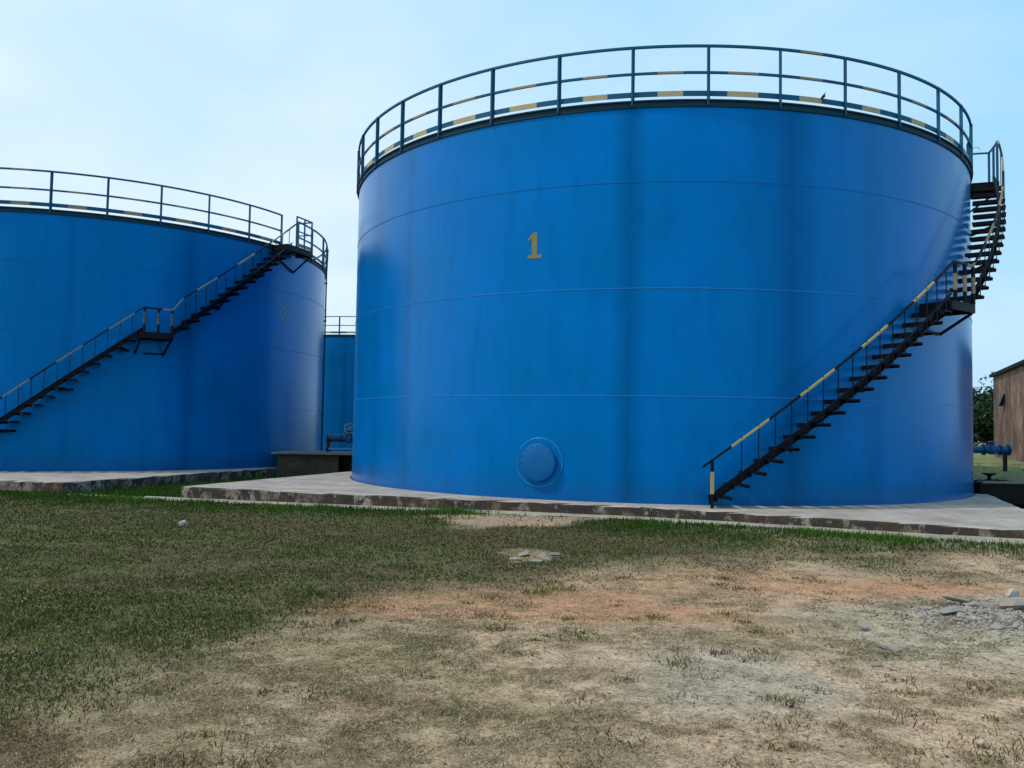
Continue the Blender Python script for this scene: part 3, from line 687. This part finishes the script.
# ------------------------------------------------------------------ trees
def leaf_material(name, a, b2):
    m, t, b = mat(name, a, .6, 0, .3)
    g = N(t, 'ShaderNodeNewGeometry'); c = mix(t, noise(t, objvec(t), 1.1, 3), a, b2); c = mix(t, math_(t, 'MULTIPLY', g.outputs['Random Per Island'], .6), c, tuple(x * 1.5 for x in b2))
    t.links.new(c, b.inputs['Base Color']); return m
M['leaf'] = leaf_material('leaves', (.010, .028, .012), (.02, .045, .014))
M['bark'] = concrete('bark', (.09, .065, .045))
def tree(loc, h, w, n, label, seed):
    r = np.random.default_rng(seed); T = empty('tree', loc); tag(T, label, 'tree', 'trees behind the lawn')
    tr = MB(); tr.tube([(0, 0, -.2), (.05, 0, h * .25), (.1, .1, h * .5), (.0, .1, h * .8)], [w * .06, w * .045, w * .03, .03], 9)
    cl = []
    for k in range(11):
        a = r.uniform(0, 6.28); rr = w * .5 * r.uniform(.3, .8); z = h * r.uniform(.12, .85); p = Vector((rr * math.cos(a), rr * math.sin(a), z)); cl.append((p, w * r.uniform(.14, .27)))
        tr.tube([(0.05, .05, z * .55), (p.x * .6, p.y * .6, z * .85), tuple(p)], [.09, .06, .02], 6)
    tr.build('trunk', M['bark'], T, True)
    cl += [(Vector((r.normal() * w * .16, r.normal() * w * .16, h * r.uniform(.15, .93))), w * r.uniform(.18, .28)) for _ in range(16)]
    V = []; 
    for i in range(n):
        p, rad = cl[r.integers(len(cl))]; d = r.normal(size=3); d /= np.linalg.norm(d); q = np.array(p) + d * rad * r.uniform(.45, 1.05) * np.array([1, 1, .8])
        u = r.normal(size=3); u /= np.linalg.norm(u); v = np.cross(u, r.normal(size=3)); v /= np.linalg.norm(v); s = r.uniform(.1, .22)
        V += [q - u * s, q + v * s * .45, q + u * s, q - v * s * .45]
    V = np.array(V); F = np.arange(len(V)).reshape(-1, 4); o = bpy.data.objects.new('crown', fast_mesh('crown', V, F, [M['leaf']], False)); link(o, T)
tree((33.2, 60, .2), 4.3, 4.6, 11000, 'dark bushy tree between the nearest tank and the rusty shed', 1)
tree((35.6, 57, .2), 3.3, 4.4, 9000, 'lower dark tree close against the rusty shed', 2)
tree((40, 66, .2), 5.5, 6, 2500, 'dark tree hidden behind the rusty shed', 3)

tree((58, 84, .2), 6.5, 7, 3000, 'far dark tree beyond the frame on the right', 4)
tree((-52, 78, -.3), 7.5, 8, 3000, 'far dark tree hidden behind the left tank', 5)
tree((-38, 90, -.3), 6.5, 8, 3000, 'second far tree hidden behind the left tank', 6)
# ------------------------------------------------------------------ grass, weeds, litter
def project(x, y, z):
    dx = x; d = y * math.cos(PITCH) + (z - CAM_H) * math.sin(PITCH); u = -y * math.sin(PITCH) + (z - CAM_H) * math.cos(PITCH)
    return d
def blocked(x, y):
    a, b_ = along(x, y, P1); k = (a > -.02) & (a < 17.0) & (b_ > -.02) & (b_ < 16.3) & ~((x > 11.4) & (y > 18.8))
    k |= (a > -.85) & (a < 17.5) & (b_ > -.52 - .10 * (fbm(x, y, 3, 3, 7) - .5)) & (b_ < .05)
    a2, b2 = along(x, y, P2); k |= (a2 < .02) & (a2 > -16.2) & (b2 > -.01) & (b2 < 16.6)
    k |= (np.hypot(x - TX, y - TY) < TR + .1) | (np.hypot(x - UX, y - UY) < UR + .1)
    k |= (x > 9.9) & (x < 18) & (y > 18.2) & (y < 18.85)
    k |= (x > 10) & (y > 19) & (np.sin(x * 91.7 + y * 53.3) > -.6)
    k |= (x > -6.8) & (x < -3.6) & (y > 24.3) & (y < 26.6)
    return k
def sample(n, y0, y1, seed, s=1.0):
    n = int(n * 1.38)
    r = np.random.default_rng(seed); y = np.exp(r.uniform(math.log(y0), math.log(y1), n * 1)); 
    # area-true thinning softened: density falls with distance
    x = r.uniform(-s, s, n) * y; return x, y, r
def blades(name, label, cat, x, y, hgt, wid, col, lean, r):
    n = len(x); z = ground_z(x, y) - .004; az = r.uniform(0, 2 * math.pi, n); la = r.uniform(0, 2 * math.pi, n)
    wx, wy = np.cos(az) * wid / 2, np.sin(az) * wid / 2; lx, ly = np.cos(la) * lean * hgt, np.sin(la) * lean * hgt
    hz = hgt * np.sqrt(np.clip(1 - lean ** 2, .02, 1))
    A = np.stack([x - wx, y - wy, z], 1); B_ = np.stack([x + wx, y + wy, z], 1)
    C = np.stack([x + wx * .7 + lx * .4, y + wy * .7 + ly * .4, z + hz * .62], 1); D = np.stack([x - wx * .7 + lx * .4, y - wy * .7 + ly * .4, z + hz * .62], 1)
    E = np.stack([x + lx, y + ly, z + hz], 1)
    V = np.stack([A, B_, C, D, E], 1).reshape(-1, 3); b = (np.arange(n) * 5)[:, None]
    F = np.concatenate([b + [0, 1, 2], b + [0, 2, 3], b + [3, 2, 4]], 1).reshape(-1, 3)
    me = fast_mesh(name, V, F, [M['blade']], False)
    ca = me.color_attributes.new('tint', 'FLOAT_COLOR', 'POINT'); cc = np.repeat(np.concatenate([col, np.ones((n, 1))], 1), 5, 0)
    ca.data.foreach_set('color', cc.astype(np.float32).ravel())
    o = link(bpy.data.objects.new(name, me)); tag(o, label, cat, kind='stuff'); return o
mg, t, b = mat('grass blades', (.05, .1, .02), .8, 0, .04)
at_ = N(t, 'ShaderNodeAttribute', attribute_name='tint'); t.links.new(at_.outputs['Color'], b.inputs['Base Color'])
tr_ = N(t, 'ShaderNodeBsdfTranslucent'); t.links.new(at_.outputs['Color'], tr_.inputs['Color']); ms = N(t, 'ShaderNodeMixShader'); ms.inputs[0].default_value = .25
t.links.new(b.outputs[0], ms.inputs[1]); t.links.new(tr_.outputs[0], ms.inputs[2]); t.links.new(ms.outputs[0], t.nodes['Material Output'].inputs[0])
M['blade'] = mg
GRN = np.array([.066, .118, .02]); LUSH = np.array([.058, .125, .018]); DRY = np.array([.52, .41, .25]); OLV = np.array([.10, .11, .024]); BRN = np.array([.10, .065, .035])
# the sward
x, y, r = sample(520000, 3.2, 30, 5)
w = veg(x, y); patch = fbm(x, y, .8, 4, 401); keep = (r.random(len(x)) < w ** 1.25 * (.95 - .55 * sst(.5, .66, fbm(x, y, 2.4, 3, 402)) * sst(13.5, 9, y))) & ~blocked(x, y); x, y = x[keep], y[keep]
lu = lush(x, y) * np.where((x > 9) & (y > 18.5), 0, 1); n = len(x); pt_ = fbm(x, y, 1.6, 4, 55); q = r.random(n)
dryp = np.clip(.34 - .3 * lu + (pt_ - .5) * 1.3 + .35 * (1 - veg(x, y)), .03, .9)
ptc = fbm(x, y, .8, 4, 401); dryp = np.clip(dryp + .45 * sst(.5, .64, ptc) * sst(15, 12, y) - .24, .03, .7)
yel = sst(.52, .66, fbm(x, y, 1.0, 3, 410)) * sst(10.5, 7.5, y) * .7
dryp = np.where((x > 9) & (y > 18.5), .6, dryp)
dry_ = q < dryp
col = np.where(dry_[:, None], np.where((r.random(n) < .45)[:, None], BRN * 1.1, DRY * .28), np.where((lu > r.random(n) * .8)[:, None], LUSH, np.where((r.random(n) < yel)[:, None], np.array([.17, .20, .04]), np.where((r.random(n) < .5)[:, None], GRN, OLV))))
col = col * r.uniform(.54, .80, (n, 1)) * (.7 + .6 * pt_)[:, None]
hg = r.uniform(.015, .045, n) * (1 + 1.1 * lu) * (.6 + .8 * pt_) * np.where(dry_, .7, 1) 
tall = r.random(n) < .004 * (1 + 3 * lu); hg = np.where(tall, hg * 2.4, hg)
blades('grass', 'dark green sward in front of the tanks', 'grass', x, y, hg, .003 + .0010 * y, col, np.clip(r.uniform(.35, .99, n) - .3 * lu, .1, .99), r)
# dead straw and thin grass over the bare earth
x, y, r = sample(620000, 3.2, 12, 6)
v_ = veg(x, y); cl_ = fbm(x, y, 2.2, 4, 71); cl2 = fbm(x, y, .8, 3, 19)
bare = np.maximum.reduce([blob(x, y, .2, 7.75, 1.5, .45, .8, 4), blob(x, y, 3.9, 8.45, 1.35, .45, .8, 6), blob(x, y, 1.3, 5.4, .8, .8, .9, 14) * .8, blob(x, y, 5, 7.7, 1.3, 1, .9, 16) * .85])
leftness = sst(2.2, -2.5, x)
cm = sst(.50, .58, fbm(x, y, 6.5, 3, 123)) * leftness
cm = np.maximum(cm, sst(.56, .62, fbm(x, y, 5.0, 3, 223)))
um = .6 * np.maximum(blob(x, y, -2.35, 4.08, .42, .26, .9, 41, 3), .5 * blob(x, y, -.62, 4.75, .34, .22, .9, 44, 3))
p_ = (1 - v_ * .8) * np.clip(sst(.45, .68, cl_) * .4 + .62 * leftness + .10 + .8 * cm, 0, 1) * (1 - .8 * bare)
keep = (r.random(len(x)) < p_) & ~blocked(x, y); x, y = x[keep], y[keep]; cm = cm[keep]; um = um[keep]; n = len(x); q = r.random(n)
gp = sst(.48, .66, fbm(x, y, 1.5, 3, 101)) * .5 + .06
col = np.where((q < gp + .25 * cm)[:, None], np.array([.15, .145, .055]), np.where((q < gp + .12 + .3 * cm)[:, None], BRN * 1.3, DRY)) * r.uniform(.45, 1.4, (n, 1))
col = np.where((r.random(n) < um * .9)[:, None], np.array([.11, .055, .035]) * r.uniform(.6, 1.5, (n, 1)), col)
blades('dry_grass', 'thin dead straw scattered over the bare earth', 'dry grass', x, y, r.uniform(.012, .034, n), .0016 + .0006 * y, col, np.clip(r.uniform(.86, .995, n) - .12 * cm * r.random(n), .5, .995), r)
# separate tufts of weed
nt_ = 380; xx, yy, r = sample(nt_, 3.3, 11.5, 9); vv = veg(xx, yy); k = (vv < .55) & ~blocked(xx, yy); xx, yy = xx[k], yy[k]
TXs = []; TYs = []; HG = []; CO = []; LE = []
for a_, b_ in zip(xx, yy):
    s = r.uniform(.02, .1); m_ = int(r.uniform(14, 60)); TXs.append(a_ + r.normal(0, s, m_)); TYs.append(b_ + r.normal(0, s * .8, m_)); HG.append(r.uniform(.015, .05, m_) * (s / .08 + .4))
    base = [OLV, OLV * 1.2, BRN, DRY * .5, BRN * 1.5, DRY * .8][r.integers(6)]; CO.append(base * r.uniform(.6, 1.3, (m_, 1))); LE.append(r.uniform(.45, .97, m_))
blades('weeds', 'small weed tufts dotted over the bare earth', 'weeds', np.concatenate(TXs), np.concatenate(TYs), np.concatenate(HG), .003 + .0008 * np.concatenate(TYs), np.concatenate(CO), np.concatenate(LE), r)
# tall tufts against the path and plinth
a = r.uniform(-3, 16, 17000); b_ = -.60 - np.abs(r.normal(0, .2, 17000)); dens = sst(.42, .62, fbm(a, b_, 1.3, 3, 43)); k = r.random(17000) < dens
X_ = P1[0] + a; Y_ = np.interp(X_, FX, FY) + b_ * 1.05 - .04; X_, Y_, dn = X_[k], Y_[k], dens[k]; n = len(X_)
k2 = ~((X_ > -1.0) & (X_ < 1.4) & (r.random(n) > .15)); X_, Y_, dn = X_[k2], Y_[k2], dn[k2]; n = len(X_)
ex = r.normal(-1.0, .28, 700); ey = r.normal(14.45, .10, 700); X_ = np.concatenate([X_, ex]); Y_ = np.concatenate([Y_, ey]); dn = np.concatenate([dn, np.full(700, 1.6)]); n = len(X_)
blades('tall_grass', 'taller fresh grass along the edge of the concrete path', 'grass', X_, Y_, r.uniform(.03, .085, n) * (.5 + .8 * dn), np.full(n, .012), LUSH * r.uniform(.7, 1.9, (n, 1)), r.uniform(.1, .7, n), r)
# gravel crumbs
nn_ = 9000; x, y, r = sample(nn_, 3.2, 11, 12); k = (veg(x, y) < .5) & ((fbm(x, y, 1.4, 4, 61) > .5) | (r.random(len(x)) < .25)); x, y = x[k], y[k]
ex = r.normal(4.5, .6, 3800); ey = r.normal(7.2, .4, 3800); x = np.concatenate([x, ex]); y = np.concatenate([y, ey]); n = len(x); heap = np.arange(n) >= n - 3800
s = r.uniform(.003, .011, n) * np.where(heap, 1.8, 1); z = ground_z(x, y)
octv = np.array([[1, 0, 0], [0, 1, 0], [-1, 0, 0], [0, -1, 0], [0, 0, .7], [0, 0, -.7]]); of = np.array([[0, 1, 4], [1, 2, 4], [2, 3, 4], [3, 0, 4], [1, 0, 5], [2, 1, 5], [3, 2, 5], [0, 3, 5]])
an = r.uniform(0, 6.28, n); ca_, sa_ = np.cos(an), np.sin(an); P_ = octv[None] * r.uniform(.6, 1.5, (n, 6, 1))
V = np.stack([P_[..., 0] * ca_[:, None] - P_[..., 1] * sa_[:, None], P_[..., 0] * sa_[:, None] + P_[..., 1] * ca_[:, None], P_[..., 2]], -1) * s[:, None, None] + np.stack([x, y, z + s * .25], -1)[:, None]
F = (of[None] + (np.arange(n) * 6)[:, None, None]).reshape(-1, 3)
me = fast_mesh('gravel', V.reshape(-1, 3), F, [M['blade']], False); ca = me.color_attributes.new('tint', 'FLOAT_COLOR', 'POINT')
cc = np.where(heap[:, None], np.array([.37, .34, .30]), np.array([.36, .28, .19])) * r.uniform(.5, 1.4, (n, 1)); cc = np.repeat(np.concatenate([cc, np.ones((n, 1))], 1), 6, 0); ca.data.foreach_set('color', cc.astype(np.float32).ravel())
tag(link(bpy.data.objects.new('gravel', me)), 'grey and brown gravel crumbs on the bare earth', 'gravel', kind='stuff')

# stones and broken concrete
def chunk(name, label, loc, size, m, rz, seed, group=None, cat='stone', tilt=0):
    r = np.random.default_rng(seed); bm = bmesh.new(); bmesh.ops.create_icosphere(bm, subdivisions=2, radius=1)
    pl = [r.normal(size=3) for _ in range(9)]; pl = [p / np.linalg.norm(p) for p in pl]
    for v in bm.verts:
        p = np.array(v.co)
        for q in pl:
            d = p @ q
            if d > .5: p = p - q * (d - .5)
        v.co = Vector(p * 1.45 * np.array(size) * .5 + r.normal(size=3) * .02 * min(size))
    me = bpy.data.meshes.new(name); bm.to_mesh(me); bm.free(); me.materials.append(m)
    o = bpy.data.objects.new(name, me); o.location = loc; o.rotation_euler = (tilt, r.uniform(-.2, .2), rz); link(o); return tag(o, label, cat, group)
def gz(x, y): return float(ground_z(np.array([x]), np.array([y]))[0])
def on(x, y, size, m, label, seed, name='stone', group=None, lift=.25, cat='stone', tilt=0, rz=None):
    chunk(name, label, (x, y, gz(x, y) + size[2] * lift), size, m, rz if rz is not None else seed * 1.3, seed, group, cat, tilt)
on(2.74, 6.75, (.11, .08, .07), M['stone'], 'grey stone lying alone left of the rubble heap', 3)
on(2.70, 6.2, (.13, .09, .06), M['stone'], 'pale rounded stone nearest the camera on the bare earth', 4)
on(2.42, 5.75, (.07, .05, .03), M['stone_tan'], 'small brown stone in the dry weeds', 5)
on(3.25, 6.35, (.05, .04, .03), M['stone_white'], 'small white stone between the rubble heap and the lone stones', 6)
on(-4.82, 12.85, (.13, .11, .10), M['stone_white'], 'single white stone in the dark grass on the left', 8)
G = 'broken concrete in the grass below the manhole'
for i, (a, b_, s) in enumerate([(.18, 10.5, .26), (.42, 10.3, .3), (.1, 10.15, .2), (.55, 10.55, .22), (.3, 10.05, .16)]):
    on(a, b_ - .1, (s * .8, s * .6, s * .2), M['stone_tan'] if i % 2 else M['stone'], ['pale concrete piece at the left of the little patch in the grass below the manhole', 'larger brown concrete piece at the right of the patch below the manhole', 'pale flake nearest the camera at the left of the patch below the manhole', 'brown concrete bit at the far right of the patch below the manhole', 'smallest pale flake at the front of the patch below the manhole'][i], 20 + i, 'rubble_piece', G, .2, 'rubble')
on(4.0, 7.72, (.36, .09, .045), M['stone'], 'long flat concrete slab at the back left of the rubble heap', 31, 'rubble_piece', None, .7, 'rubble', rz=.05)
on(4.50, 7.80, (.12, .09, .09), M['stone_white'], 'white lump on top of the rubble heap', 32, 'rubble_piece', None, .9, 'rubble')
on(4.32, 7.35, (.28, .22, .13), M['stone'], 'largest rounded grey boulder in the rubble heap', 33, 'rubble_piece', None, .45, 'rubble')
on(3.68, 7.3, (.22, .11, .06), M['stone'], 'flat pale flake at the left foot of the rubble heap', 34, 'rubble_piece', None, .5, 'rubble')
r = np.random.default_rng(77); G = 'broken concrete pieces of the rubble heap'
for i in range(210):
    b_ = r.uniform(6.75, 7.75); u_ = r.uniform(.49, .68); a = u_ * b_ 
    if abs(b_ - 7.3) > .12 + 5.5 * (u_ - .49): continue
    s = r.uniform(.035, .125) * (.6 + 4 * min(.12, u_ - .49))
    wh = r.random() >= .93; fl = r.uniform(.25, .6)
    lab = ('%s %s %s concrete piece %s of the rubble heap' % ('large' if s > .09 else 'middling' if s > .055 else 'small', 'chalky white' if wh else 'grey', 'flat' if fl < .42 else 'blocky',
           'at the left foot' if u_ < .53 else 'in the middle' if u_ < .58 else 'towards the right end'))
    on(a, b_, (s, s * r.uniform(.5, .9), s * fl), M['stone_white'] if wh else M['stone'], lab, 100 + i, 'rubble_piece', G, .35, 'rubble', tilt=r.uniform(-.4, .4))
